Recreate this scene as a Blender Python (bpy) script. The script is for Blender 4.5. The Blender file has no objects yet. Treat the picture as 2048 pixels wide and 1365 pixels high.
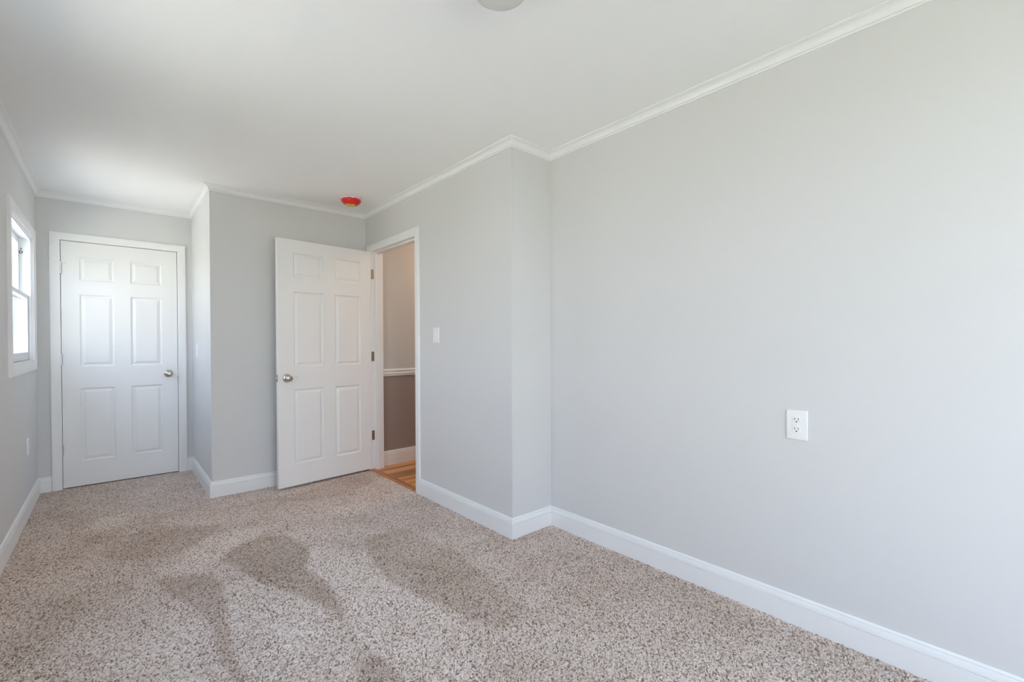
import bpy, bmesh, math, random
import numpy as np
from mathutils import Matrix, Vector

random.seed(7)
rng = np.random.default_rng(11)
S = bpy.context.scene
COL = S.collection

# ------------------------------------------------------------------ camera
YAW, PITCH, ROLL, CAMH = 41.2365, -0.4929, -0.2163, 1.1802
ya, pi_, ro = (math.radians(v) for v in (YAW, PITCH, ROLL))
fw = Vector((math.sin(ya) * math.cos(pi_), math.cos(ya) * math.cos(pi_), math.sin(pi_)))
rt = Vector((math.cos(ya), -math.sin(ya), 0))
up = rt.cross(fw)
r2 = rt * math.cos(ro) + up * math.sin(ro)
u2 = up * math.cos(ro) - rt * math.sin(ro)
cd = bpy.data.cameras.new('camera')
cam = bpy.data.objects.new('camera', cd)
COL.objects.link(cam)
cam.matrix_world = Matrix(((r2.x, u2.x, -fw.x, 0), (r2.y, u2.y, -fw.y, 0), (r2.z, u2.z, -fw.z, CAMH), (0, 0, 0, 1)))
cd.sensor_width = 36
cd.lens = 911.035 / 2048 * 36
cd.shift_y = 12.1 / 2048
cd.clip_start = 0.02
S.camera = cam

# ------------------------------------------------------------------ world, sun, exposure
w = bpy.data.worlds.new('world')
S.world = w
w.use_nodes = True
nt = w.node_tree
bg = nt.nodes['Background']
tc = nt.nodes.new('ShaderNodeTexCoord')
sp = nt.nodes.new('ShaderNodeSeparateXYZ')
cr = nt.nodes.new('ShaderNodeValToRGB')
nt.links.new(tc.outputs['Generated'], sp.inputs[0])
nt.links.new(sp.outputs['Z'], cr.inputs[0])
cr.color_ramp.elements[0].position = 0.0
cr.color_ramp.elements[0].color = (0.885, 0.93, 1.0, 1)
cr.color_ramp.elements[1].position = 0.8
cr.color_ramp.elements[1].color = (0.46, 0.655, 1.0, 1)
nt.links.new(cr.outputs[0], bg.inputs[0])
bg.inputs[1].default_value = 6.3

sd = bpy.data.lights.new('sun', 'SUN')
sd.energy = 28.0
sd.angle = math.radians(1.0)
sd.color = (1.0, 0.94, 0.84)
sun = bpy.data.objects.new('sun', sd)
COL.objects.link(sun)
sun.location = (8, 2, 10)
sun.rotation_euler = Vector((0.50, 0.72, 0.80)).to_track_quat('Z', 'Y').to_euler()

S.view_settings.view_transform = 'Standard'
S.view_settings.look = 'None'
S.view_settings.gamma = 1
S.view_settings.use_curve_mapping = False
S.view_settings.exposure = 0.31
S.cycles.max_bounces = 16
S.cycles.diffuse_bounces = 10
S.cycles.transparent_max_bounces = 16
S.cycles.caustics_reflective = False
S.cycles.caustics_refractive = False

# ------------------------------------------------------------------ room measures (metres)
XL, X2, XO, XR = -0.455, 0.565, 1.806, 2.140
YA, YB, YJ, Y0 = 5.198, 4.151, 2.062, -1.25
H, T = 2.401, 0.12
FAR_WIN = (3.962, 4.985, 1.055, 1.99)          # y0, y1, z0, z1 of the window near the closed door
NEAR_WIN = (-0.75, -0.20, 0.80, 2.06)           # unseen window of the same wall, beside and behind the camera
ADDED_MID_WIN = (1.52, 2.46, 0.80, 2.06)  # unseen, added to light the doorway wall and the middle of the ceiling
ADDED_FRONT_WIN = (-0.02, 1.80, 0.18, 2.20)          # x0, x1, z0, z1 of the unseen tall window added to even the light


# ------------------------------------------------------------------ materials
def mat(name, col, rough=0.5, metal=0.0, spec=0.5, bump=None, var=None):
    m = bpy.data.materials.new(name)
    m.use_nodes = True
    n = m.node_tree.nodes
    b = n['Principled BSDF']
    b.inputs['Base Color'].default_value = (*col, 1)
    b.inputs['Roughness'].default_value = rough
    b.inputs['Metallic'].default_value = metal
    b.inputs['Specular IOR Level'].default_value = spec
    L = m.node_tree.links
    co = n.new('ShaderNodeTexCoord')
    if bump:
        t = n.new('ShaderNodeTexNoise')
        t.inputs['Scale'].default_value = bump[0]
        t.inputs['Detail'].default_value = 3
        L.new(co.outputs['Object'], t.inputs['Vector'])
        bn = n.new('ShaderNodeBump')
        bn.inputs['Strength'].default_value = bump[1]
        bn.inputs['Distance'].default_value = bump[2]
        L.new(t.outputs['Fac'], bn.inputs['Height'])
        L.new(bn.outputs[0], b.inputs['Normal'])
    if var:
        t2 = n.new('ShaderNodeTexNoise')
        t2.inputs['Scale'].default_value = var[0]
        L.new(co.outputs['Object'], t2.inputs['Vector'])
        mx = n.new('ShaderNodeMix')
        mx.data_type = 'RGBA'
        mx.inputs[6].default_value = (*[c * (1 - var[1]) for c in col], 1)
        mx.inputs[7].default_value = (*[min(1, c * (1 + var[1])) for c in col], 1)
        L.new(t2.outputs['Fac'], mx.inputs[0])
        L.new(mx.outputs[2], b.inputs['Base Color'])
    return m


M = {}
M['wall'] = mat('light_grey_wall_paint', (0.67, 0.668, 0.668), 0.55, spec=0.3, bump=(260, 0.05, 0.002))
M['ceiling'] = mat('white_ceiling_paint', (0.88, 0.88, 0.875), 0.8, spec=0.2, bump=(180, 0.05, 0.002))
M['trim'] = mat('white_semigloss_trim_paint', (0.84, 0.84, 0.84), 0.35, spec=0.4)
M['door'] = mat('white_door_paint', (0.84, 0.835, 0.83), 0.38, spec=0.4, bump=(90, 0.03, 0.001))
M['plastic'] = mat('white_plastic', (0.84, 0.84, 0.83), 0.3)
M['slot'] = mat('black_slot', (0.012, 0.012, 0.014), 0.6)
M['nickel'] = mat('satin_nickel', (0.56, 0.52, 0.46), 0.22, 1.0)
M['bronze'] = mat('aged_nickel_hinge', (0.42, 0.36, 0.29), 0.38, 1.0)
M['steel'] = mat('steel_hinge', (0.62, 0.62, 0.63), 0.35, 1.0)
M['red'] = mat('red_plastic_dust_cover', (0.72, 0.012, 0.02), 0.28, spec=0.6)
M['yellow'] = mat('yellow_tab', (0.78, 0.50, 0.01), 0.45)
M['opal'] = mat('opal_glass', (0.66, 0.66, 0.63), 0.25, spec=0.5)
M['hall_up'] = mat('hall_light_paint', (0.60, 0.59, 0.575), 0.6, spec=0.3)
M['hall_low'] = mat('hall_dark_grey_paint', (0.35, 0.285, 0.26), 0.6, spec=0.3)
M['vinyl'] = mat('white_vinyl', (0.82, 0.83, 0.84), 0.4)
M['grass'] = mat('dry_lawn', (0.42, 0.395, 0.28), 0.9, var=(3.0, 0.3))
M['dark_metal'] = mat('dark_latch_metal', (0.10, 0.10, 0.11), 0.45, 0.8)


def glass():
    m = bpy.data.materials.new('window_glass')
    m.use_nodes = True
    n, L = m.node_tree.nodes, m.node_tree.links
    n.remove(n['Principled BSDF'])
    out = n['Material Output']
    tr = n.new('ShaderNodeBsdfTransparent')
    tr.inputs[0].default_value = (0.97, 0.98, 0.98, 1)
    gl = n.new('ShaderNodeBsdfGlossy')
    gl.inputs['Roughness'].default_value = 0.02
    lw = n.new('ShaderNodeLayerWeight')      # Schlick reflectance, the same from both faces of the pane
    lw.inputs[0].default_value = 0.5
    pw = n.new('ShaderNodeMath'); pw.operation = 'POWER'; pw.inputs[1].default_value = 5.0
    fr = n.new('ShaderNodeMath'); fr.operation = 'MULTIPLY_ADD'; fr.inputs[1].default_value = 0.6; fr.inputs[2].default_value = 0.04
    L.new(lw.outputs['Facing'], pw.inputs[0]); L.new(pw.outputs[0], fr.inputs[0])
    mx = n.new('ShaderNodeMixShader')
    L.new(fr.outputs[0], mx.inputs[0])
    L.new(tr.outputs[0], mx.inputs[1])
    L.new(gl.outputs[0], mx.inputs[2])
    L.new(mx.outputs[0], out.inputs[0])
    return m


def screen():
    m = bpy.data.materials.new('insect_screen')
    m.use_nodes = True
    n, L = m.node_tree.nodes, m.node_tree.links
    b = n['Principled BSDF']
    b.inputs['Base Color'].default_value = (0.25, 0.26, 0.27, 1)
    b.inputs['Roughness'].default_value = 0.7
    b.inputs['Alpha'].default_value = 0.12
    return m


M['glass'] = glass()
M['screen'] = screen()


def carpet_mat():
    m = bpy.data.materials.new('frieze_carpet')
    m.use_nodes = True
    n, L = m.node_tree.nodes, m.node_tree.links
    b = n['Principled BSDF']
    b.inputs['Roughness'].default_value = 0.95
    b.inputs['Specular IOR Level'].default_value = 0.05
    a = n.new('ShaderNodeAttribute'); a.attribute_name = 'tuft'
    p = n.new('ShaderNodeAttribute'); p.attribute_name = 'pile'
    r = n.new('ShaderNodeValToRGB')
    e = r.color_ramp.elements
    e[0].position = 0.0; e[0].color = (0.22, 0.14, 0.105, 1)
    e[1].position = 1.0; e[1].color = (0.98, 0.885, 0.835, 1)
    for pos, c in ((0.18, (0.45, 0.34, 0.275)), (0.45, (0.74, 0.625, 0.555)), (0.8, (0.87, 0.77, 0.715))):
        q = e.new(pos); q.color = (*c, 1)
    L.new(a.outputs['Fac'], r.inputs[0])
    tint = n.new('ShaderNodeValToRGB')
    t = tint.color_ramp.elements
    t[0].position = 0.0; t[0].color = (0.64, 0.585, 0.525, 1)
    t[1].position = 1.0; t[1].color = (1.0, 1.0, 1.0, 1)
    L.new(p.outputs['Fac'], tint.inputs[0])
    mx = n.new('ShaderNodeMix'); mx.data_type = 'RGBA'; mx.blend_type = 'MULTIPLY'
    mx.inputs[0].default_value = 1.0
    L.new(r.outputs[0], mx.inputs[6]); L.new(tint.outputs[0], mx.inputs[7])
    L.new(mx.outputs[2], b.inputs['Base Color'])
    no = n.new('ShaderNodeTexNoise'); no.inputs['Scale'].default_value = 700
    co = n.new('ShaderNodeTexCoord')
    L.new(co.outputs['Object'], no.inputs['Vector'])
    bn = n.new('ShaderNodeBump'); bn.inputs['Strength'].default_value = 0.5; bn.inputs['Distance'].default_value = 0.002
    L.new(no.outputs['Fac'], bn.inputs['Height']); L.new(bn.outputs[0], b.inputs['Normal'])
    return m


def wood_mat(name, base, plank, scale_u=(1, 1, 1)):
    m = bpy.data.materials.new(name)
    m.use_nodes = True
    n, L = m.node_tree.nodes, m.node_tree.links
    b = n['Principled BSDF']
    b.inputs['Roughness'].default_value = 0.32
    co = n.new('ShaderNodeTexCoord')
    mp = n.new('ShaderNodeMapping'); mp.inputs['Scale'].default_value = scale_u
    L.new(co.outputs['Object'], mp.inputs['Vector'])
    br = n.new('ShaderNodeTexBrick')
    br.inputs['Scale'].default_value = 1.0
    br.inputs['Brick Width'].default_value = 0.62
    br.inputs['Row Height'].default_value = plank
    br.inputs['Mortar Size'].default_value = 0.0012
    br.inputs['Color1'].default_value = (0, 0, 0, 1)
    br.inputs['Color2'].default_value = (1, 1, 1, 1)
    br.inputs['Mortar'].default_value = (0.1, 0.1, 0.1, 1)
    br.offset = 0.37; br.offset_frequency = 2
    L.new(mp.outputs[0], br.inputs['Vector'])
    g = n.new('ShaderNodeTexNoise'); g.inputs['Scale'].default_value = 1.0; g.inputs['Detail'].default_value = 6
    mp2 = n.new('ShaderNodeMapping'); mp2.inputs['Scale'].default_value = (3, 60, 3)
    L.new(co.outputs['Object'], mp2.inputs['Vector']); L.new(mp2.outputs[0], g.inputs['Vector'])
    ad = n.new('ShaderNodeMath'); ad.operation = 'MULTIPLY_ADD'
    L.new(g.outputs['Fac'], ad.inputs[0]); ad.inputs[1].default_value = 0.55
    sb = n.new('ShaderNodeMath'); sb.operation = 'MULTIPLY_ADD'
    sb.inputs[1].default_value = 0.7; sb.inputs[2].default_value = -0.12
    sc = n.new('ShaderNodeSeparateColor')
    L.new(br.outputs['Color'], sc.inputs[0]); L.new(sc.outputs[0], sb.inputs[0])
    L.new(sb.outputs[0], ad.inputs[2])
    r = n.new('ShaderNodeValToRGB')
    e = r.color_ramp.elements
    e[0].position = 0.0; e[0].color = (*[c * 0.30 for c in base], 1)
    e[1].position = 1.0; e[1].color = (*[min(1, c * 1.5) for c in base], 1)
    q = e.new(0.5); q.color = (*base, 1)
    L.new(ad.outputs[0], r.inputs[0]); L.new(r.outputs[0], b.inputs['Base Color'])
    return m


M['carpet'] = carpet_mat()
M['wood'] = wood_mat('hall_oak_strip_floor', (0.62, 0.30, 0.11), 0.057)
M['reducer'] = wood_mat('reddish_oak_threshold', (0.58, 0.22, 0.075), 4.0, (1, 1, 1))


# ------------------------------------------------------------------ helpers
def link(name, me, material, parent=None, loc=None):
    o = bpy.data.objects.new(name, me)
    COL.objects.link(o)
    if material is not None:
        me.materials.append(material)
    if parent is not None:
        o.parent = parent
    if loc is not None:
        o.location = loc
    return o


def obj(name, bm, material, parent=None, smooth=False, loc=None):
    bmesh.ops.recalc_face_normals(bm, faces=bm.faces)
    me = bpy.data.meshes.new(name)
    bm.to_mesh(me)
    bm.free()
    if smooth:
        for p in me.polygons:
            p.use_smooth = True
        me.set_sharp_from_angle(angle=math.radians(38))
    return link(name, me, material, parent, loc)


def tag(o, label=None, cat=None, group=None, kind=None):
    if label: o['label'] = label
    if cat: o['category'] = cat
    if group: o['group'] = group
    if kind: o['kind'] = kind
    return o


def empty(name, loc=(0, 0, 0), rz=0.0, rot=None):
    o = bpy.data.objects.new(name, None)
    o.empty_display_size = 0.05
    COL.objects.link(o)
    o.location = loc
    o.rotation_euler = rot if rot else (0, 0, rz)
    return o


def box(bm, x0, x1, y0, y1, z0, z1, bev=0.0, seg=2):
    ret = bmesh.ops.create_cube(bm, size=1.0)
    vs = ret['verts']
    for v in vs:
        v.co = Vector((x0 + (v.co.x + .5) * (x1 - x0), y0 + (v.co.y + .5) * (y1 - y0), z0 + (v.co.z + .5) * (z1 - z0)))
    if bev:
        es = list({e for v in vs for e in v.link_edges})
        bmesh.ops.bevel(bm, geom=es, offset=bev, segments=seg, profile=0.5, affect='EDGES')


def boxo(name, dims, material, parent=None, bev=0.0, seg=2):
    bm = bmesh.new()
    box(bm, *dims, bev=bev, seg=seg)
    return obj(name, bm, material, parent, smooth=bev > 0)


def lathe(bm, prof, n=40, axis='Z', mtx=None):
    """prof: (radius, height) pairs"""
    rings = []
    for r, h in prof:
        if r < 1e-6:
            rings.append([bm.verts.new((0, 0, h))])
        else:
            rings.append([bm.verts.new((r * math.cos(2 * math.pi * k / n), r * math.sin(2 * math.pi * k / n), h)) for k in range(n)])
    for a, b in zip(rings[:-1], rings[1:]):
        for k in range(n):
            k2 = (k + 1) % n
            if len(a) == 1 and len(b) == 1:
                continue
            if len(a) == 1:
                bm.faces.new((a[0], b[k], b[k2]))
            elif len(b) == 1:
                bm.faces.new((a[k], a[k2], b[0]))
            else:
                bm.faces.new((a[k], a[k2], b[k2], b[k]))
    vs = [v for r in rings for v in r]
    if axis == 'Y-':      # lathe axis points to -y
        for v in vs:
            v.co = Vector((v.co.x, -v.co.z, v.co.y))
    if axis == 'Y+':
        for v in vs:
            v.co = Vector((-v.co.x, v.co.z, v.co.y))
    if mtx is not None:
        for v in vs:
            v.co = mtx @ v.co
    return vs


def sweep(name, pts, prof, material, closed_ends=True):
    """prof: (d, z) with d the distance from the wall, carried along each leg of pts (interior on the right-hand
    side); returns one bmesh per leg with mitred ends"""
    n = len(pts)
    P = [Vector((p[0], p[1])) for p in pts]
    nor = []
    for a, b in zip(P[:-1], P[1:]):
        d = (b - a).normalized()
        nor.append(Vector((d.y, -d.x)))
    out = []

    def at(i, d):
        if i == 0:
            return P[0] + nor[0] * d
        if i == n - 1:
            return P[-1] + nor[-1] * d
        a, b = nor[i - 1], nor[i]
        m = (a + b)
        return P[i] + m * (d / (1 + a.dot(b)))
    for i in range(n - 1):
        bm = bmesh.new()
        A, B = [], []
        for d, z in prof:
            p, q = at(i, d), at(i + 1, d)
            A.append(bm.verts.new((p.x, p.y, z)))
            B.append(bm.verts.new((q.x, q.y, z)))
        for k in range(len(prof)):
            k2 = (k + 1) % len(prof)
            bm.faces.new((A[k], A[k2], B[k2], B[k]))
        bm.faces.new(A)
        bm.faces.new(B[::-1])
        out.append(bm)
    return out


def wall_mesh(p, q, t0, t1, openings, z0=-0.02, z1=H + 0.02):
    """p->q inner face (interior on the right), outer face T behind; t0/t1 lengthen the outer face at each end;
    openings: (u0, u1, z0, z1) along the wall"""
    P, Q = Vector(p), Vector(q)
    d = (Q - P).normalized()
    o = Vector((-d.y, d.x)) * T
    Ln = (Q - P).length
    us = sorted({0, Ln, *[v for op in openings for v in op[:2]]})
    zs = sorted({z0, z1, *[v for op in openings for v in op[2:]]})
    bm = bmesh.new()
    cache = {}

    def V(u, z, side):
        key = (round(u, 5), round(z, 5), side)
        if key not in cache:
            uu = u
            if side:
                if u == 0: uu = -t0
                if u == Ln: uu = Ln + t1
            c = P + d * uu + (o if side else Vector((0, 0)))
            cache[key] = bm.verts.new((c.x, c.y, z))
        return cache[key]

    def hole(ua, za):
        return any(op[0] - 1e-6 <= ua < op[1] - 1e-6 and op[2] - 1e-6 <= za < op[3] - 1e-6 for op in openings)
    nu, nz = len(us) - 1, len(zs) - 1
    solid = lambda i, j: 0 <= i < nu and 0 <= j < nz and not hole(us[i], zs[j])
    for i in range(nu):
        for j in range(nz):
            if not solid(i, j):
                continue
            a, b, c, e = us[i], us[i + 1], zs[j], zs[j + 1]
            for s in (0, 1):
                bm.faces.new((V(a, c, s), V(b, c, s), V(b, e, s), V(a, e, s)))
            if not solid(i - 1, j): bm.faces.new((V(a, c, 0), V(a, e, 0), V(a, e, 1), V(a, c, 1)))
            if not solid(i + 1, j): bm.faces.new((V(b, c, 0), V(b, e, 0), V(b, e, 1), V(b, c, 1)))
            if not solid(i, j - 1): bm.faces.new((V(a, c, 0), V(b, c, 0), V(b, c, 1), V(a, c, 1)))
            if not solid(i, j + 1): bm.faces.new((V(a, e, 0), V(b, e, 0), V(b, e, 1), V(a, e, 1)))
    return bm


# ------------------------------------------------------------------ floor: carpet with its pile
def in_poly(x, y, poly):
    r = np.zeros(x.shape, bool)
    n = len(poly)
    for i in range(n):
        (x0, y0), (x1, y1) = poly[i], poly[(i + 1) % n]
        if y0 == y1:
            continue
        c = ((y0 > y) != (y1 > y)) & (x < (x1 - x0) * (y - y0) / (y1 - y0) + x0)
        r ^= c
    return r


def blur(a, s):
    k = np.exp(-0.5 * (np.arange(-3 * s, 3 * s + 1) / s) ** 2)
    k /= k.sum()
    for ax in (0, 1):
        a = np.apply_along_axis(lambda v: np.convolve(np.pad(v, 3 * s, mode='edge'), k, 'valid'), ax, a)
    return a


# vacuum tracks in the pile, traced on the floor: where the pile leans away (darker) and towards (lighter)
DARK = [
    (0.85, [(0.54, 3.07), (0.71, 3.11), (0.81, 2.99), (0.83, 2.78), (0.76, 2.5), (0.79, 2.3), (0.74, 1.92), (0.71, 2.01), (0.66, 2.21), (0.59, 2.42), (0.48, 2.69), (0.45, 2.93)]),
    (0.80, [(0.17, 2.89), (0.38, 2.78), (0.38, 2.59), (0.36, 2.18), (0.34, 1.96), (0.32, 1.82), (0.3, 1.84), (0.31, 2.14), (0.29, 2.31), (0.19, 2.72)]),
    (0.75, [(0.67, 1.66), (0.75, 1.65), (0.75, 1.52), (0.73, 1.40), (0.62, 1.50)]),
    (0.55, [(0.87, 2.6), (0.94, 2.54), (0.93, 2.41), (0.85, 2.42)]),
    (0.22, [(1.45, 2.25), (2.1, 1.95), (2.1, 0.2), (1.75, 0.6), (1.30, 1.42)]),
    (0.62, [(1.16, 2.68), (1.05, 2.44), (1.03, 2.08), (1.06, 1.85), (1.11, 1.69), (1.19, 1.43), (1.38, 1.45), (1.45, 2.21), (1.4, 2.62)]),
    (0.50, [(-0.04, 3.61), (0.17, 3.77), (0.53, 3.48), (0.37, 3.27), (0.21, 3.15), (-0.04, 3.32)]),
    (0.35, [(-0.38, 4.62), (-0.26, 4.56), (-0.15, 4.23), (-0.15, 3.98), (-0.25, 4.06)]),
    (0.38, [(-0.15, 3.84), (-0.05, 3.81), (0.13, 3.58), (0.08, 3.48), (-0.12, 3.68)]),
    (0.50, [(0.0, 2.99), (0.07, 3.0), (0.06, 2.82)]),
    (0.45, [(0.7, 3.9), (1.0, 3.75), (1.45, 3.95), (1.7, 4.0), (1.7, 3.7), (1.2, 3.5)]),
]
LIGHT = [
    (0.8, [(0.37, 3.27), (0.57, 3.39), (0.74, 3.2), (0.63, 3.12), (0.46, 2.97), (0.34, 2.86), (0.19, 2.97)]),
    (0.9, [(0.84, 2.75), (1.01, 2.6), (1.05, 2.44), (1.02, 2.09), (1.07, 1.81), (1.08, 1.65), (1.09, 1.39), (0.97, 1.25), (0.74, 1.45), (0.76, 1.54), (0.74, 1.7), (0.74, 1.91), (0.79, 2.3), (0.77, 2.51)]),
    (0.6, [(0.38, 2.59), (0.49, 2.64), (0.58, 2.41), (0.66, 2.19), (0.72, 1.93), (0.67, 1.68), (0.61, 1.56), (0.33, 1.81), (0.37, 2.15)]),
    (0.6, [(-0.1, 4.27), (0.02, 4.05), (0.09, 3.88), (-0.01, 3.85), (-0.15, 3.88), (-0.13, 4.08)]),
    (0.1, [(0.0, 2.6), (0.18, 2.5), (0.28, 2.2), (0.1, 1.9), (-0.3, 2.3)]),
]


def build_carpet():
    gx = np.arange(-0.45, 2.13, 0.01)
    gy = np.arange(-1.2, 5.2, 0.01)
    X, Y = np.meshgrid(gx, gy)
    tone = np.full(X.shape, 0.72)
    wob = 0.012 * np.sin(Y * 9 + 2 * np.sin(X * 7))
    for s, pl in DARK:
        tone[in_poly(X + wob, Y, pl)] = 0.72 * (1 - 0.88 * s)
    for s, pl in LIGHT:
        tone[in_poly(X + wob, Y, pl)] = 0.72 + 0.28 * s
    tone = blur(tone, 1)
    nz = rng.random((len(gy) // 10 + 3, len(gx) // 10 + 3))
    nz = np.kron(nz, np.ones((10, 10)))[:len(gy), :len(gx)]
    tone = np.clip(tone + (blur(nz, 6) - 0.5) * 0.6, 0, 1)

    xs = np.arange(XL - 0.01, XR + 0.01, 0.0021)
    ys, y = [], Y0
    while y < YA + 0.01:
        ys.append(y)
        y += 0.0021 if y < 2.5 else (0.0030 if y < 3.5 else 0.0044)
    ys = np.array(ys)
    nx, ny = len(xs), len(ys)
    X, Y = np.meshgrid(xs, ys)
    cell = 0.0049
    gi, gj = int(3.0 / cell), int(7.0 / cell)
    jx, jy = rng.random((gj, gi)), rng.random((gj, gi))
    hh, cc = rng.random((gj, gi)), rng.random((gj, gi))
    ang = rng.random((gj, gi)) * math.pi
    ox, oy = XL - 0.1, Y0 - 0.1
    ci, cj = ((X - ox) / cell).astype(int), ((Y - oy) / cell).astype(int)
    best = np.full(X.shape, -1.0)
    col = np.zeros(X.shape)
    for di in (-1, 0, 1):
        for dj in (-1, 0, 1):
            a, b = ci + di, cj + dj
            dx = X - (ox + (a + jx[b, a]) * cell)
            dy = Y - (oy + (b + jy[b, a]) * cell)
            t = ang[b, a]
            c_, s_ = np.cos(t), np.sin(t)
            u, v = dx * c_ + dy * s_, -dx * s_ + dy * c_
            q = (u / 0.0052) ** 2 + (v / 0.0029) ** 2
            h = (0.62 + 0.38 * hh[b, a]) * np.sqrt(np.clip(1 - q, 0, 1))
            k = h > best
            best[k] = h[k]
            col[k] = cc[b, a][k]
    best = np.clip(best, 0, None)
    Z = -0.008 + 0.0115 * best
    fi = np.clip(((X + 0.45) / 0.01), 0, len(gx) - 1.001)
    fj = np.clip(((Y + 1.2) / 0.01), 0, len(gy) - 1.001)
    i0, j0 = fi.astype(int), fj.astype(int)
    fx, fy = fi - i0, fj - j0
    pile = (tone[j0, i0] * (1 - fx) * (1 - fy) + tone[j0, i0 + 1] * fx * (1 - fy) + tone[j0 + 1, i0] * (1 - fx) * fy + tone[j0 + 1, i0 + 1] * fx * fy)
    keep = (Y > 2.379 + (X + 0.307) * (0.014 - 2.379) / (2.364 + 0.307) - 0.45)
    keep &= ~((X > 1.802) & (Y > YJ + 0.02)) & ~((X > X2 + 0.01) & (Y > YB + 0.01))
    fm = keep[:-1, :-1] & keep[1:, :-1] & keep[:-1, 1:] & keep[1:, 1:]
    used = np.zeros(X.shape, bool)
    used[:-1, :-1] |= fm; used[1:, :-1] |= fm; used[:-1, 1:] |= fm; used[1:, 1:] |= fm
    idx = np.full(X.shape, -1)
    n = int(used.sum())
    idx[used] = np.arange(n)
    jj, ii = np.nonzero(fm)
    quads = np.stack([idx[jj, ii], idx[jj, ii + 1], idx[jj + 1, ii + 1], idx[jj + 1, ii]], 1)
    base = np.array([(XL - .1, Y0 - .1, -0.008), (1.93, Y0 - .1, -0.008), (1.93, YA + .1, -0.008), (XL - .1, YA + .1, -0.008), (XR + .1, Y0 - .1, -0.008), (XR + .1, YJ + .1, -0.008), (1.93, YJ + .1, -0.008)])
    co = np.concatenate([np.stack([X[used], Y[used], Z[used]], 1), base])
    quads = np.concatenate([quads, [[n, n + 1, n + 2, n + 3], [n + 1, n + 4, n + 5, n + 6]]])
    me = bpy.data.meshes.new('floor')
    me.vertices.add(len(co))
    me.vertices.foreach_set('co', co.astype(np.float32).ravel())
    me.loops.add(quads.size)
    me.loops.foreach_set('vertex_index', quads.astype(np.int32).ravel())
    me.polygons.add(len(quads))
    me.polygons.foreach_set('loop_start', (np.arange(len(quads)) * 4).astype(np.int32))
    me.polygons.foreach_set('use_smooth', np.ones(len(quads), bool))
    me.update(calc_edges=True)
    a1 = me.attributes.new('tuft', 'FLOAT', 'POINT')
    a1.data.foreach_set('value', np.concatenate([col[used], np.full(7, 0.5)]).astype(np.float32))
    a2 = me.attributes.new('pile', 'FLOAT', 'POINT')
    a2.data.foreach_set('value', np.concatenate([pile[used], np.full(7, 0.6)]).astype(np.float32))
    o = link('floor', me, M['carpet'])
    return tag(o, 'speckled beige and brown frieze carpet with vacuum tracks covering the bedroom', 'floor', kind='structure')


build_carpet()
tag(boxo('floor_hall', (1.835, 4.6, 3.05, 4.108, -0.03, 0.004), M['wood']), 'honey oak strip floor of the hall beyond the open doorway', 'floor', kind='structure')

# ------------------------------------------------------------------ walls and ceiling
tag(boxo('ceiling', (XL - T, 4.75, Y0 - T, YA + 0.75, H, H + 0.16), M['ceiling']), 'plain white ceiling over the whole bedroom', 'ceiling', kind='structure')
DO = (3.196, 4.066, 2.046)      # open doorway: y0, y1, head height
LD = (-0.330, 0.467, 2.048)     # closed doorway: x0, x1, head height
wl = FAR_WIN, NEAR_WIN, ADDED_MID_WIN
walls = [
    ('wall_left', (XL, Y0), (XL, YA), T, T, [(a - Y0, b - Y0, c, d) for a, b, c, d in wl], 'light grey wall with the white double-hung window'),
    ('wall_closet', (XL, YA), (X2, YA), T, T, [(LD[0] - XL, LD[1] - XL, -0.02, LD[2])], 'short grey wall holding the closed white door'),
    ('wall_return', (X2, YA), (X2, YB), T, -T, [], 'narrow grey return wall with a switch, beside the closed door'),
    ('wall_back', (X2, YB), (XO, YB), -T, T, [], 'shaded grey wall behind the open door'),
    ('wall_doorway', (XO, YB), (XO, YJ), T, -T, [(YB - DO[1], YB - DO[0], -0.02, DO[2])], 'grey wall pierced by the open doorway to the hall'),
    ('wall_jog', (XO, YJ), (XR, YJ), -T, T, [], 'narrow grey jog of wall between the doorway wall and the long wall'),
    ('wall_right', (XR, YJ), (XR, Y0), T, T, [], 'long bare light grey wall with one electrical outlet'),
    ('wall_front', (XR, Y0), (XL, Y0), T, T, [(XR - ADDED_FRONT_WIN[1], XR - ADDED_FRONT_WIN[0], ADDED_FRONT_WIN[2], ADDED_FRONT_WIN[3])], 'plain grey wall facing the doors'),
]
for nm, p, q, a, b, ops, lab in walls:
    tag(obj(nm, wall_mesh(p, q, a, b, ops), M['wall']), lab, 'wall', kind='structure')

# closet behind the closed door
bm = bmesh.new()
box(bm, XL - T, X2 + T, YA + 0.68, YA + 0.74, -0.02, H)
box(bm, XL - T, XL - T + 0.05, YA + T, YA + 0.68, -0.02, H)
box(bm, X2 + T - 0.05, X2 + T, YA + T, YA + 0.68, -0.02, H)
box(bm, XL - T, X2 + T, YA + T, YA + 0.68, -0.05, -0.005)
tag(obj('wall_closet_inside', bm, M['hall_low']), 'unlit inside of the closet behind the closed door', 'wall', kind='structure')


# hall: light paint over dark paint, split by a chair rail
def hall_wall(name, x0, x1, y0, y1, lab):
    bm = bmesh.new()
    box(bm, x0, x1, y0, y1, -0.02, 0.90)
    nlow = len(bm.faces)
    box(bm, x0, x1, y0, y1, 0.90, H)
    for i, f in enumerate(bm.faces):
        f.material_index = 0 if i < nlow else 1
    o = obj(name, bm, M['hall_low'])
    o.data.materials.append(M['hall_up'])
    return tag(o, lab, 'wall', kind='structure')


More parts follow.
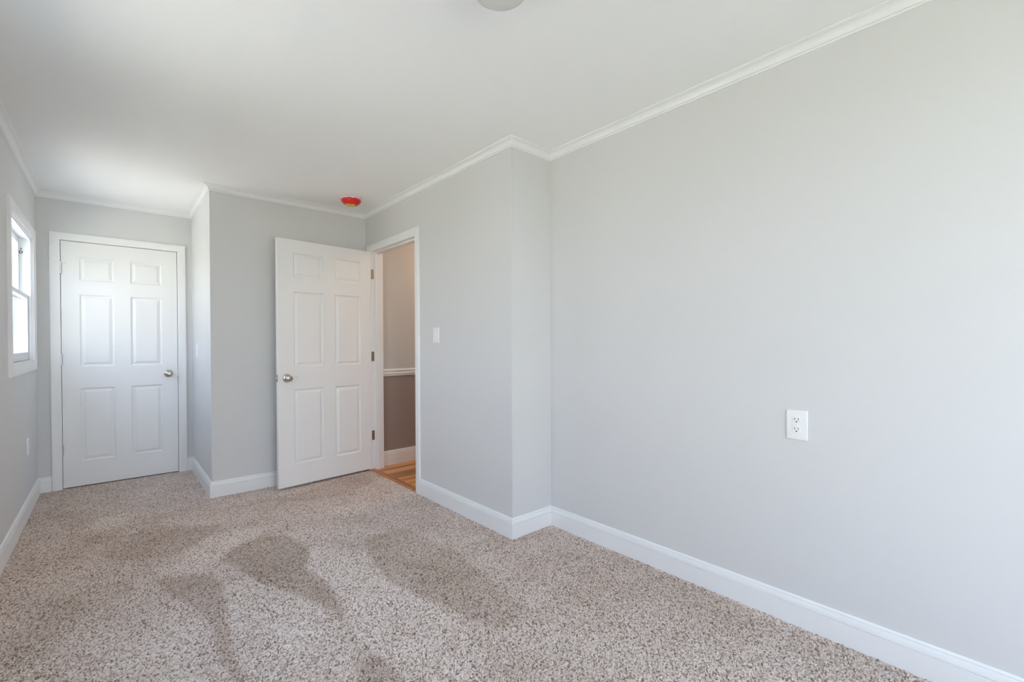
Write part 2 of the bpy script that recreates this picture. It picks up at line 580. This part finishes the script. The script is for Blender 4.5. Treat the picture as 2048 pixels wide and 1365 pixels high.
hall_wall('wall_hall', 1.9265, 4.6, 4.108, 4.228, 'hall wall seen through the doorway, pale above the rail and dark grey below')
hall_wall('wall_hall_near', 2.27, 4.6, 2.93, 3.05, 'near side wall of the hall')
hall_wall('wall_hall_end', 4.6, 4.72, 2.93, 4.228, 'end wall of the hall')
boxo_ = boxo('wall_hall_corner', (1.9265, 2.27, 2.93, 3.05, -0.02, H), M['hall_up'])
tag(boxo_, 'corner piece of wall at the start of the hall', 'wall', kind='structure')

# ------------------------------------------------------------------ crown and baseboard, one piece per wall
ROOM = [(XL, Y0), (XL, YA), (X2, YA), (X2, YB), (XO, YB), (XO, YJ), (XR, YJ), (XR, Y0)]
SIDE = ['left', 'closet', 'return', 'back', 'doorway', 'jog', 'right']
WHERE = ['the window wall', 'the closed door wall', 'the narrow return wall', 'the wall behind the open door', 'the doorway wall', 'the narrow jog', 'the long bare wall']
crown = [(0, H - .0435), (.0075, H - .0435), (.0090, H - .0385), (.0045, H - .0370), (.0045, H - .0345), (.0110, H - .0338), (.0120, H - .0315), (.0085, H - .0300), (.0085, H - .0280)]
for k in range(1, 8):
    a = k / 8 * math.pi / 2
    crown.append((.0105 + .0265 * (1 - math.cos(a)), H - .0275 + .0190 * math.sin(a)))
crown += [(.0370, H - .0085), (.0370, H - .0060), (.0440, H - .0060), (.0470, H - .0040), (.047, H + .002), (0, H + .002)]
for i, bm in enumerate(sweep('crown', ROOM, crown, M['trim'])):
    tag(obj('trim_%d' % (i + 1), bm, M['trim'], smooth=True), 'white crown moulding where the ceiling meets ' + WHERE[i], 'crown moulding', kind='structure')

BB = [(0, -.008), (.0145, -.008), (.0145, .0830), (.0095, .0840), (.0095, .0865), (.0145, .0875), (.0140, .098), (.0118, .106), (.0100, .1110), (.0055, .1115), (.0055, .1140), (.0085, .1148), (.0080, .1180), (.0050, .1210), (.0020, .1220), (0, .1220)]


def base_run(name, pts, pick, lab, prof=BB):
    for i, bm in enumerate(sweep(name, pts, prof, M['trim'])):
        if i == pick:
            o = obj(name, bm, M['trim'], smooth=True)
            tag(o, lab, 'baseboard', kind='structure')
        else:
            bm.free()


CO = 0.0005  # casing clearance
base_run('baseboard_left', ROOM, 0, 'white baseboard along the window wall')
base_run('baseboard_closet', [(XL, Y0), (XL, YA), (LD[0] - .0485, YA)], 1, 'short white baseboard between the window wall and the closed door casing')
base_run('baseboard_closet_stub', [(LD[1] + .0485, YA), (X2, YA), (X2, YB)], 0, 'stub of white baseboard between the closed door casing and the return wall')
base_run('baseboard_return', ROOM, 2, 'white baseboard of the narrow return wall')
base_run('baseboard_back', ROOM, 3, 'white baseboard running behind the open door')
base_run('baseboard_doorway', [(XO, 3.1490), (XO, YJ), (XR, YJ)], 0, 'white baseboard between the doorway casing and the jog')
base_run('baseboard_jog', ROOM, 5, 'white baseboard of the narrow jog')
base_run('baseboard_right', ROOM, 6, 'long white baseboard under the bare wall')
HB = [(d, z * 1.17) for d, z in BB]
for i, bm in enumerate(sweep('x', [(1.9275, 4.108), (4.6, 4.108)], HB, M['trim'])):
    tag(obj('baseboard_hall', bm, M['trim'], smooth=True), 'white baseboard of the hall above the wood floor', 'baseboard', kind='structure')
RAIL = [(0, .866), (.010, .866), (.012, .872), (.012, .884), (.016, .887), (.020, .892), (.014, .899), (.013, .904), (.020, .912), (.022, .920), (.020, .926), (.012, .929), (.010, .934), (0, .934)]
for bm in sweep('x', [(1.9275, 4.108), (4.6, 4.108)], RAIL, M['trim']):
    tag(obj('trim_8', bm, M['trim'], smooth=True), 'white chair rail across the hall wall seen through the doorway', 'chair rail', kind='structure')


# ------------------------------------------------------------------ casings and jambs
def casing_bm(w, t, u0, u1, ztop, zbot, place, foot=True, sides=(True, True), four=False):
    """mitred casing round an opening u0..u1; place(u, z, d) -> world point (d off the wall)"""
    prof = [(0, 0), (0, .62 * t), (.12 * w, .70 * t), (.30 * w, .72 * t), (.36 * w, .80 * t), (.62 * w, .98 * t), (.86 * w, t), (.96 * w, .94 * t), (w, .80 * t), (w, 0)]
    bm = bmesh.new()

    def ring(u, z, du, dz):
        return [bm.verts.new(place(u + du * e, z + dz * e, d)) for e, d in prof]

    def skin(A, B, caps=(True, True)):
        for k in range(len(prof)):
            k2 = (k + 1) % len(prof)
            bm.faces.new((A[k], A[k2], B[k2], B[k]))
    c_tl, c_tr = ring(u0, ztop, -1, 1), ring(u1, ztop, 1, 1)
    skin(c_tl, c_tr)
    if four:
        c_bl, c_br = ring(u0, zbot, -1, -1), ring(u1, zbot, 1, -1)
        skin(c_bl, c_tl); skin(c_br, c_tr); skin(c_bl, c_br)
    else:
        c_bl, c_br = ring(u0, zbot, -1, 0), ring(u1, zbot, 1, 0)
        skin(c_bl, c_tl); skin(c_br, c_tr)
        bm.faces.new(c_bl); bm.faces.new(c_br)
    return bm


pl_closet = lambda u, z, d: (u, YA - d, z)
bm = casing_bm(0.060, 0.015, -0.3175, 0.455, 2.0345, -0.003, pl_closet)
tag(obj('trim_9', bm, M['trim'], smooth=True), 'white casing framing the closed door', 'door casing', kind='structure')
pl_open = lambda u, z, d: (XO - d, u, z)
bm = casing_bm(0.062, 0.015, 3.212, 4.050, 2.030, -0.003, pl_open)
tag(obj('trim_10', bm, M['trim'], smooth=True), 'white casing framing the open doorway to the hall', 'door casing', kind='structure')


def jamb(name, dims3, stops, lab):
    bm = bmesh.new()
    for b in dims3 + stops:
        box(bm, *b)
    tag(obj(name, bm, M['trim']), lab, 'door jamb', kind='structure')


X9 = XO + T
jamb('trim_11', [(XO, X9, DO[0], 3.217, -.003, DO[2]), (XO, X9, 4.045, DO[1], -.003, DO[2]), (XO, X9, 3.217, 4.045, 2.033, DO[2])],
     [(XO + .040, XO + .074, 3.217, 3.229, -.003, 2.033), (XO + .040, XO + .074, 4.033, 4.045, -.003, 2.033), (XO + .040, XO + .074, 3.229, 4.033, 2.021, 2.033)],
     'white jamb and stop lining the open doorway')
jamb('trim_12', [(LD[0], -0.3155, YA, YA + T, -.003, LD[2]), (0.453, LD[1], YA, YA + T, -.003, LD[2]), (-0.3155, 0.453, YA, YA + T, 2.0335, LD[2])],
     [(-0.3155, -0.3035, YA + .040, YA + .075, -.003, 2.0335), (0.441, 0.453, YA + .040, YA + .075, -.003, 2.0335), (-0.3035, 0.441, YA + .040, YA + .075, 2.0215, 2.0335)],
     'white jamb lining the closed doorway')

# reducer strip between carpet and wood floor
bm = bmesh.new()
prof = [(1.796, -.003), (1.796, .004), (1.800, .009), (1.812, .0125), (1.824, .0135), (1.838, .012), (1.846, .008), (1.848, .004), (1.848, -.003)]
A = [bm.verts.new((x, 3.218, z)) for x, z in prof]
B = [bm.verts.new((x, 4.044, z)) for x, z in prof]
for k in range(len(prof)):
    k2 = (k + 1) % len(prof)
    bm.faces.new((A[k], A[k2], B[k2], B[k]))
bm.faces.new(A); bm.faces.new(B[::-1])
tag(obj('trim_13', bm, M['reducer'], smooth=True), 'reddish oak threshold strip between the carpet and the hall floor', 'threshold', kind='structure')


# ------------------------------------------------------------------ six-panel doors
def slab_bm(w, h, t, panels):
    """local: x 0..w, z 0..h, front face at y=0 (towards -y), back at y=t; panels (x0,x1,z0,z1)"""
    bm = bmesh.new()
    xs = sorted({0, w, *[v for p in panels for v in p[:2]]})
    zs = sorted({0, h, *[v for p in panels for v in p[2:]]})
    cache = {}

    def V(x, z, s):
        k = (round(x, 5), round(z, 5), s)
        if k not in cache:
            cache[k] = bm.verts.new((x, t if s else 0, z))
        return cache[k]
    for s in (0, 1):
        for i in range(len(xs) - 1):
            for j in range(len(zs) - 1):
                a, b, c, d = xs[i], xs[i + 1], zs[j], zs[j + 1]
                if any(p[0] - 1e-6 <= a and b <= p[1] + 1e-6 and p[2] - 1e-6 <= c and d <= p[3] + 1e-6 for p in panels):
                    continue
                bm.faces.new((V(a, c, s), V(b, c, s), V(b, d, s), V(a, d, s)))
        for (a, b, c, d) in panels:
            prev = [V(a, c, s), V(b, c, s), V(b, d, s), V(a, d, s)]
            for ins, dep in ((.002, .0045), (.008, .0100), (.013, .0115), (.016, .0100), (.034, .0020), (.037, .0016)):
                yy = dep if s == 0 else t - dep
                cur = [bm.verts.new(v) for v in ((a + ins, yy, c + ins), (b - ins, yy, c + ins), (b - ins, yy, d - ins), (a + ins, yy, d - ins))]
                for k in range(4):
                    bm.faces.new((prev[k], prev[(k + 1) % 4], cur[(k + 1) % 4], cur[k]))
                prev = cur
            bm.faces.new(prev)
    for i in range(len(xs) - 1):
        for z in (0, h):
            bm.faces.new((V(xs[i], z, 0), V(xs[i + 1], z, 0), V(xs[i + 1], z, 1), V(xs[i], z, 1)))
    for j in range(len(zs) - 1):
        for x in (0, w):
            bm.faces.new((V(x, zs[j], 0), V(x, zs[j + 1], 0), V(x, zs[j + 1], 1), V(x, zs[j], 1)))
    return bm


KNOB = [(0.0, .0), (.0325, .0), (.0335, .002), (.0325, .005), (.026, .0085), (.0135, .011), (.0115, .014), (.0115, .026), (.014, .030), (.0225, .036), (.0268, .043), (.0275, .049), (.0262, .055), (.0225, .0595), (.015, .0625), (.0075, .0632), (.0070, .0625), (0, .0625)]


def knob(parent, x, y, z, front=True, button=True):
    bm = bmesh.new()
    lathe(bm, KNOB, 40, 'Y-' if front else 'Y+')
    k = obj('door_knob', bm, M['nickel'], parent, smooth=True, loc=(x, y, z))
    k['label'] = 'satin nickel round door knob'
    if button:
        bm = bmesh.new()
        lathe(bm, [(0, .0624), (.0045, .0624), (.0045, .0645), (.0035, .0655), (0, .0655)], 16, 'Y-' if front else 'Y+')
        b = obj('lock_button', bm, M['bronze'], k, smooth=True)
    return k


# closed door: face flush with the casing wall, hinges at the left jamb
d1 = tag(empty('door_1', (-0.3124, YA + 0.002, 0.0085)), 'closed white six-panel door with a nickel knob beside the window wall', 'door', kind='structure')
pan1 = [(a, b, c, d) for a, b in ((.109, .326), (.433, .650)) for c, d in ((.205, .810), (.990, 1.589), (1.704, 1.896))]
s1 = obj('door_panel', slab_bm(.762, 2.0205, .035, pan1), M['door'], d1)
knob(d1, .695, 0, .906)
boxo('latch', (.7605, .7645, .004, .030, .880, .935), M['steel'], d1)
for z in (1.797, 1.052, .312):
    bm = bmesh.new()
    lathe(bm, [(0, -.047), (.003, -.047), (.004, -.045), (.0062, -.044), (.0062, .044), (.004, .045), (.003, .047), (0, .047)], 16)
    box(bm, -.0165, -.0015, -.0026, .0012, -.044, .044)
    for hz in (-.016, .016):
        box(bm, -.0066, .0066, -.0066, .0066, hz - .0008, hz + .0008)
    hg = obj('hinge', bm, M['steel'], d1, smooth=True, loc=(-.0015, -.0045, z))
    hg['label'] = 'steel butt hinge'
    if z > 1.7:
        bm = bmesh.new()
        vs = lathe(bm, [(0, -.032), (.0032, -.032), (.0032, .030), (0, .030)], 12)
        for v in vs:
            v.co = Vector((v.co.z, v.co.y - .008, v.co.x + .046))
        box(bm, -.006, .006, -.012, .006, .040, .052, bev=.002)
        lathe(bm, [(0, 0), (.006, 0), (.006, .008), (0, .008)], 14, mtx=Matrix.Translation((-.034, -.008, .046)) @ Matrix.Rotation(math.pi / 2, 4, 'Y'))
        lathe(bm, [(0, 0), (.006, 0), (.006, .008), (0, .008)], 14, mtx=Matrix.Translation((.026, -.008, .046)) @ Matrix.Rotation(math.pi / 2, 4, 'Y'))
        st = obj('hinge_pin_stop', bm, M['plastic'], hg, smooth=True)
        st['label'] = 'pale crosswise door stop on the hinge pin'

# open door: hinged on the far jamb, swung into the room
a2 = Vector((0.9890, 3.9790)); b2 = Vector((1.8060, 4.0615))
ang2 = math.atan2(b2.y - a2.y, b2.x - a2.x)
W2 = 0.815
d2 = tag(empty('door_2', (a2.x, a2.y - .018, 0.0185), ang2), 'open white six-panel door swung into the room in front of the shaded wall', 'door', kind='structure')
pan2 = [(a, b, c, d) for a, b in ((.124, .371), (.475, .714)) for c, d in ((.175, .790), (.974, 1.590), (1.706, 1.906))]
obj('door_panel', slab_bm(W2, 2.0125, .035, pan2), M['door'], d2)
k2 = knob(d2, .068, 0, .886)
knob(d2, .068, .035, .886, front=False)
bm = bmesh.new()
box(bm, -.0018, .0006, .005, .030, .858, .914)
box(bm, -.011, .0, .011, .024, .878, .896, bev=.003)
lp = obj('latch_plate', bm, M['nickel'], d2, smooth=True)
lp['label'] = 'nickel latch plate on the door edge'
for z in (1.807, 1.043, .308):
    bm = bmesh.new()
    lathe(bm, [(0, -.046), (.003, -.046), (.0058, -.044), (.0058, .044), (.003, .046), (0, .046)], 16, mtx=Matrix.Translation((W2 + .004, .040, 0)))
    hg = obj('hinge', bm, M['bronze'], d2, smooth=True, loc=(0, 0, z))
    # leaf let into the jamb, seen in the gap beside the door
    bm = bmesh.new()
    inv = Matrix.Rotation(-ang2, 4, 'Z')
    c = Vector((XO + .001, 4.0445, 0)) - Vector((d2.location.x, d2.location.y, 0))
    for cx, w_ in ((0, .027),):
        n0 = len(bm.verts)
        box(bm, c.x + .001, c.x + w_, c.y - .0016, c.y + .0004, -.0445, .0445, bev=.0)
    for sz in (-.028, 0, .028):
        lathe(bm, [(0, .0014), (.0036, .0014), (.0036, .0022), (0, .0024)], 12, 'Y-', mtx=Matrix.Translation((c.x + .016, c.y, sz)))
    for v in bm.verts:
        v.co = inv @ v.co
    lf = obj('hinge_leaf', bm, M['bronze'], hg)
    lf['label'] = 'aged nickel hinge leaf on the jamb'


# ------------------------------------------------------------------ windows
def window(name, win, lab, place=None, rz=0.0, detail=True):
    y0, y1, z0, z1 = win
    r = tag(empty(name, place or (XL, (y0 + y1) / 2, z0), rz), lab, 'window', kind='structure')
    off = Vector((XL, (y0 + y1) / 2, z0))

    def part(nm, bm, m, smooth=False, parent=r):
        for v in bm.verts:
            v.co -= off
        return obj(nm, bm, m, parent, smooth)
    bm = casing_bm(0.068, 0.018, y0 + .004, y1 - .004, z1 - .004, z0 + .004, lambda u, z, d: (XL + d, u, z), four=True)
    part('casing', bm, M['trim'], True)
    bm = bmesh.new()       # jamb lining
    xo = XL - T
    box(bm, xo, XL + .004, y0, y0 + .014, z0, z1)
    box(bm, xo, XL + .004, y1 - .014, y1, z0, z1)
    box(bm, xo, XL + .004, y0 + .014, y1 - .014, z1 - .014, z1)
    box(bm, xo, XL + .004, y0 + .014, y1 - .014, z0, z0 + .014)
    # parting stops, upper sash track
    for ya_, yb_ in ((y0 + .014, y0 + .026), (y1 - .026, y1 - .014)):
        box(bm, XL - .018, XL - .004, ya_, yb_, z0 + .014, z1 - .014)
        box(bm, XL - .062, XL - .054, ya_, yb_, z0 + .014, z1 - .014)
    box(bm, XL - .018, XL - .004, y0 + .026, y1 - .026, z1 - .026, z1 - .014)
    part('jamb_liner', bm, M['vinyl'])
    zm = (z0 + z1) / 2 + .015
    ya_, yb_ = y0 + .016, y1 - .016

    def sash(x0, x1, za, zb, nm, bot, top):
        bm = bmesh.new()
        s = .036
        box(bm, x0, x1, ya_, ya_ + s, za, zb, bev=.003)
        box(bm, x0, x1, yb_ - s, yb_, za, zb, bev=.003)
        box(bm, x0 + .001, x1 - .001, ya_ + s, yb_ - s, za, za + bot, bev=.003)
        box(bm, x0 + .001, x1 - .001, ya_ + s, yb_ - s, zb - top, zb, bev=.003)
        f = part(nm, bm, M['vinyl'], True)
        bm = bmesh.new()
        xm = (x0 + x1) / 2
        box(bm, xm - .002, xm + .002, ya_ + s - .004, yb_ - s + .004, za + bot - .004, zb - top + .004)
        part('pane', bm, M['glass'], parent=f)
        return f
    low = sash(XL - .053, XL - .019, z0 + .016, zm + .018, 'lower_sash', .050, .030)
    upp = sash(XL - .095, XL - .063, zm - .018, z1 - .016, 'upper_sash', .030, .040)
    if detail:
        bm = bmesh.new()   # finger rail along the lower sash and its lift
        box(bm, XL - .020, XL - .006, ya_ + .10, yb_ - .06, z0 + .066, z0 + .074, bev=.002)
        box(bm, XL - .019, XL - .012, ya_ + .2, yb_ - .2, z0 + .030, z0 + .050, bev=.002)
        part('sash_lift', bm, M['vinyl'], True, low)
        bm = bmesh.new()   # ring and stud of the sash latch high on the far track
        n, m_ = 20, 8
        c = Vector((XL - .053, yb_ - .015, z1 - .118))
        rings = [[bm.verts.new(c + Vector(((.0075 + .0026 * math.cos(2 * math.pi * j / m_)) * math.cos(2 * math.pi * i / n), -.0026 * math.sin(2 * math.pi * j / m_), (.0100 + .0026 * math.cos(2 * math.pi * j / m_)) * math.sin(2 * math.pi * i / n)))) for j in range(m_)] for i in range(n)]
        for i in range(n):
            for j in range(m_):
                bm.faces.new((rings[i][j], rings[(i + 1) % n][j], rings[(i + 1) % n][(j + 1) % m_], rings[i][(j + 1) % m_]))
        box(bm, XL - .054, XL - .048, yb_ - .019, yb_ - .010, z1 - .098, z1 - .088, bev=.002)
        lt = part('tilt_latch', bm, M['dark_metal'], True)
        lt['label'] = 'dark metal latch high on the window track'
    bm = bmesh.new()       # insect screen outside the lower sash
    box(bm, xo + .004, xo + .006, ya_ + .012, yb_ - .012, z0 + .02, zm)
    part('insect_screen', bm, M['screen'])
    bm = bmesh.new()
    for b in ((ya_, ya_ + .014, z0 + .014, zm + .012), (yb_ - .014, yb_, z0 + .014, zm + .012), (ya_ + .014, yb_ - .014, zm, zm + .012), (ya_ + .014, yb_ - .014, z0 + .014, z0 + .026)):
        box(bm, xo + .001, xo + .010, *b)
    part('screen_frame', bm, M['vinyl'])
    # daylight portal in the opening
    pd = bpy.data.lights.new('daylight_portal', 'AREA')
    pd.shape = 'RECTANGLE'
    pd.size, pd.size_y = z1 - z0, y1 - y0
    pd.cycles.is_portal = True
    po = bpy.data.objects.new('daylight_portal', pd)
    COL.objects.link(po)
    po.parent = r
    po.location = (-T - .01, 0, (z1 - z0) / 2)
    po.rotation_euler = (0, -math.pi / 2, 0)
    return r


window('window_1', FAR_WIN, 'white double-hung window on the grey wall close to the closed door')
window('window_2', NEAR_WIN, 'white double-hung window beside the camera, facing the long bare wall', detail=False)
window('window_4_added', ADDED_MID_WIN, 'unseen double-hung window added to light the doorway wall and the ceiling', detail=False)
window('window_3_added', ADDED_FRONT_WIN, 'unseen double-hung window added behind the camera to even the light', ((ADDED_FRONT_WIN[0] + ADDED_FRONT_WIN[1]) / 2, Y0, ADDED_FRONT_WIN[2]), math.pi / 2, detail=False)

# ------------------------------------------------------------------ electrical plates


def rot_for(side):
    return {'right': -math.pi / 2, 'left': math.pi / 2}[side]


# local frame of a plate: x across, z up, front towards -y, back on y=0
def make_outlet(name, loc, rz, w_, h_, lab, group=None):
    r = tag(empty(name, loc, rz), lab, 'outlet', group)
    bm = bmesh.new()
    box(bm, -w_ / 2, w_ / 2, -.0062, 0, -h_ / 2, h_ / 2)
    fr = [e for e in bm.edges if all(abs(v.co.y + .0062) < 1e-5 for v in e.verts)]
    bmesh.ops.bevel(bm, geom=fr, offset=.004, segments=3, profile=.6, affect='EDGES')
    obj('cover_plate', bm, M['plastic'], r, smooth=True)
    for dz in (.0222, -.0172):
        bm = bmesh.new()
        n, R, cut = 40, .0158, .0128
        ring0, ring1, ring2 = [], [], []
        for k in range(n):
            a = 2 * math.pi * k / n
            x, z = R * math.cos(a), max(-cut, min(cut, R * math.sin(a)))
            ring0.append(bm.verts.new((x, -.005, z)))
            ring1.append(bm.verts.new((x, -.0078, z)))
            ring2.append(bm.verts.new((x * .96, -.0084, z * .96)))
        for A_, B_ in ((ring0, ring1), (ring1, ring2)):
            for k in range(n):
                bm.faces.new((A_[k], A_[(k + 1) % n], B_[(k + 1) % n], B_[k]))
        bm.faces.new(ring2); bm.faces.new(ring0[::-1])
        rc = obj('receptacle', bm, M['plastic'], r, smooth=True, loc=(0, 0, dz))
        for x, hh_ in ((-.0066, .0080), (.0066, .0068)):
            boxo('slot', (x - .0011, x + .0011, -.0087, -.0080, .0030 - hh_ / 2, .0030 + hh_ / 2), M['slot'], rc)
        bm = bmesh.new()
        lathe(bm, [(0, .0080), (.0027, .0080), (.0027, .0087), (0, .0087)], 16, 'Y-', mtx=Matrix.Translation((-.0002, 0, -.0078)))
        obj('ground_hole', bm, M['slot'], rc)
    # gaps round the two receptacles
    bm = bmesh.new()
    lathe(bm, [(0, .0060), (.0034, .0060), (.0034, .0068), (.0026, .0074), (0, .0076)], 18, 'Y-')
    obj('screw', bm, M['plastic'], r, smooth=True)
    return r


def make_switch(name, loc, rz, w_, h_, lab):
    r = tag(empty(name, loc, rz), lab, 'light switch')
    bm = bmesh.new()
    box(bm, -w_ / 2, w_ / 2, -.0062, 0, -h_ / 2, h_ / 2)
    fr = [e for e in bm.edges if all(abs(v.co.y + .0062) < 1e-5 for v in e.verts)]
    bmesh.ops.bevel(bm, geom=fr, offset=.004, segments=3, profile=.6, affect='EDGES')
    obj('cover_plate', bm, M['plastic'], r, smooth=True)
    bm = bmesh.new()
    box(bm, -.0052, .0052, -.0066, -.0050, -.0118, .0118, bev=.0006)
    obj('toggle_bezel', bm, M['plastic'], r, smooth=True)
    bm = bmesh.new()
    box(bm, -.0036, .0036, -.0170, -.0040, -.0055, .0055, bev=.0018)
    for v in bm.verts:
        v.co = Matrix.Rotation(math.radians(-24), 3, 'X') @ v.co
    obj('toggle', bm, M['plastic'], r, smooth=True)
    for dz in (-.030, .030):
        bm = bmesh.new()
        lathe(bm, [(0, .0060), (.0032, .0060), (.0032, .0067), (.0024, .0073), (0, .0075)], 18, 'Y-', mtx=Matrix.Translation((0, 0, dz)))
        obj('screw', bm, M['plastic'], r, smooth=True)
    return r


RZ_R = -math.pi / 2      # plate on a wall that faces -x: local -y -> world -x
RZ_L = math.pi / 2       # plate on a wall that faces +x
make_outlet('wall_outlet', (XR, .6425, .835), RZ_R, .0775, .123, 'white duplex electrical outlet standing alone on the long bare wall')
make_outlet('wall_outlet', (XL, 4.63, .467), RZ_L, .070, .115, 'white electrical outlet low on the wall below the window')
make_switch('light_switch', (XO, 2.911, 1.240), RZ_R, .078, .115, 'white toggle light switch on the wall beside the open doorway')
make_switch('light_switch', (X2, 4.880, 1.130), RZ_R, .070, .115, 'white toggle light switch on the narrow return wall beside the closed door')

# ------------------------------------------------------------------ smoke detector under a red dust cover
SX, SY = 1.517, 3.777
va = math.atan2(SY, SX)
sm = tag(empty('smoke_detector', (SX, SY, H), va - math.pi / 2), 'white ceiling smoke detector still wearing its crumpled red dust cover', 'smoke detector')
bm = bmesh.new()
lathe(bm, [(0, .001), (.072, .001), (.073, -.004), (.071, -.012), (.066, -.016), (0, -.016)], 48)
obj('base', bm, M['plastic'], sm, smooth=True)
bm = bmesh.new()
prof = [(.0705, -.009), (.0765, -.011), (.0785, -.018), (.078, -.024), (.074, -.032), (.067, -.040), (.058, -.047), (.047, -.051), (.030, -.053), (.014, -.054), (0, -.054)]
vs = lathe(bm, prof, 72)
for v in vs:
    a = math.atan2(v.co.y, v.co.x)
    r_ = math.hypot(v.co.x, v.co.y)
    k = (math.sin(a * 9 + v.co.z * 160) * .5 + math.sin(a * 17 - v.co.z * 240 + 1.3) * .35 + math.sin(a * 31 + 2.0) * .25)
    f = 1 + k * .034
    v.co.x *= f; v.co.y *= f
    v.co.z += (k * .0026 + math.sin(v.co.x * 190 + 1) * math.sin(v.co.y * 170) * .0016) * (r_ / .078)
cv = obj('dust_cover', bm, M['red'], sm, smooth=True)
cv['label'] = 'crumpled red plastic dust cover'
bm = bmesh.new()
box(bm, -.040, .030, -.030, .012, -.0605, -.0515, bev=.002)
tb = obj('pull_tab', bm, M['yellow'], sm, smooth=True)
tb['label'] = 'yellow pull tab under the cover'

# ------------------------------------------------------------------ ceiling light
lt = tag(empty('ceiling_light', (0.978, 1.170, H)), 'small unlit frosted dome light on the ceiling', 'ceiling light')
bm = bmesh.new()
lathe(bm, [(0, .001), (.087, .001), (.089, -.004), (.087, -.015), (.082, -.019), (0, -.019)], 56)
obj('pan', bm, M['plastic'], lt, smooth=True)
bm = bmesh.new()
lathe(bm, [(.080, -.017), (.093, -.020), (.098, -.029), (.096, -.041), (.087, -.053), (.071, -.063), (.050, -.070), (.025, -.074), (0, -.075)], 56)
obj('glass_shade', bm, M['opal'], lt, smooth=True)

# ------------------------------------------------------------------ hall lamp (its own light)
hl = tag(empty('hall_ceiling_light', (2.95, 3.55, H)), 'warm flush ceiling light in the hall', 'ceiling light')
bm = bmesh.new()
lathe(bm, [(0, .001), (.12, .001), (.12, -.012), (0, -.012)], 40)
obj('pan', bm, M['steel'], hl, smooth=True)
bm = bmesh.new()
lathe(bm, [(.100, -.010), (.112, -.020), (.110, -.045), (.095, -.070), (.065, -.088), (.030, -.096), (0, -.097)], 40)
M['lamp'] = mat('lit_warm_shade', (0.8, 0.75, 0.65), 0.4)
lb = M['lamp'].node_tree.nodes['Principled BSDF']
lb.inputs['Emission Color'].default_value = (1.0, 0.72, 0.52, 1)
lb.inputs['Emission Strength'].default_value = 46.0
obj('glass_shade', bm, M['lamp'], hl, smooth=True)

# ------------------------------------------------------------------ outside
M['bounce_concrete'] = mat('pale_bounce_concrete', (0.73, 0.675, 0.56), 0.85, var=(2.0, 0.06))
tag(boxo('bounce_slab', (-9.0, XL - T - .02, 1.2, 12.0, -0.50, -0.42), M['bounce_concrete']), 'unseen pale slab added outside the far window to bounce sunlight in', 'bounce_slab', kind='structure')  # added reflector: throws sunlight up through the far window onto the ceiling
bm = bmesh.new()
box(bm, -60, 30, -50, 70, -0.60, -0.50)
tag(obj('ground', bm, M['grass']), 'lawn outside the window', 'ground', kind='structure')
tag(boxo('trim_14', (XL - T - .10, XL - T, Y0 - .4, 6.4, H + .02, H + .10), M['vinyl']), 'white soffit of the eave outside the window', 'soffit', kind='structure')
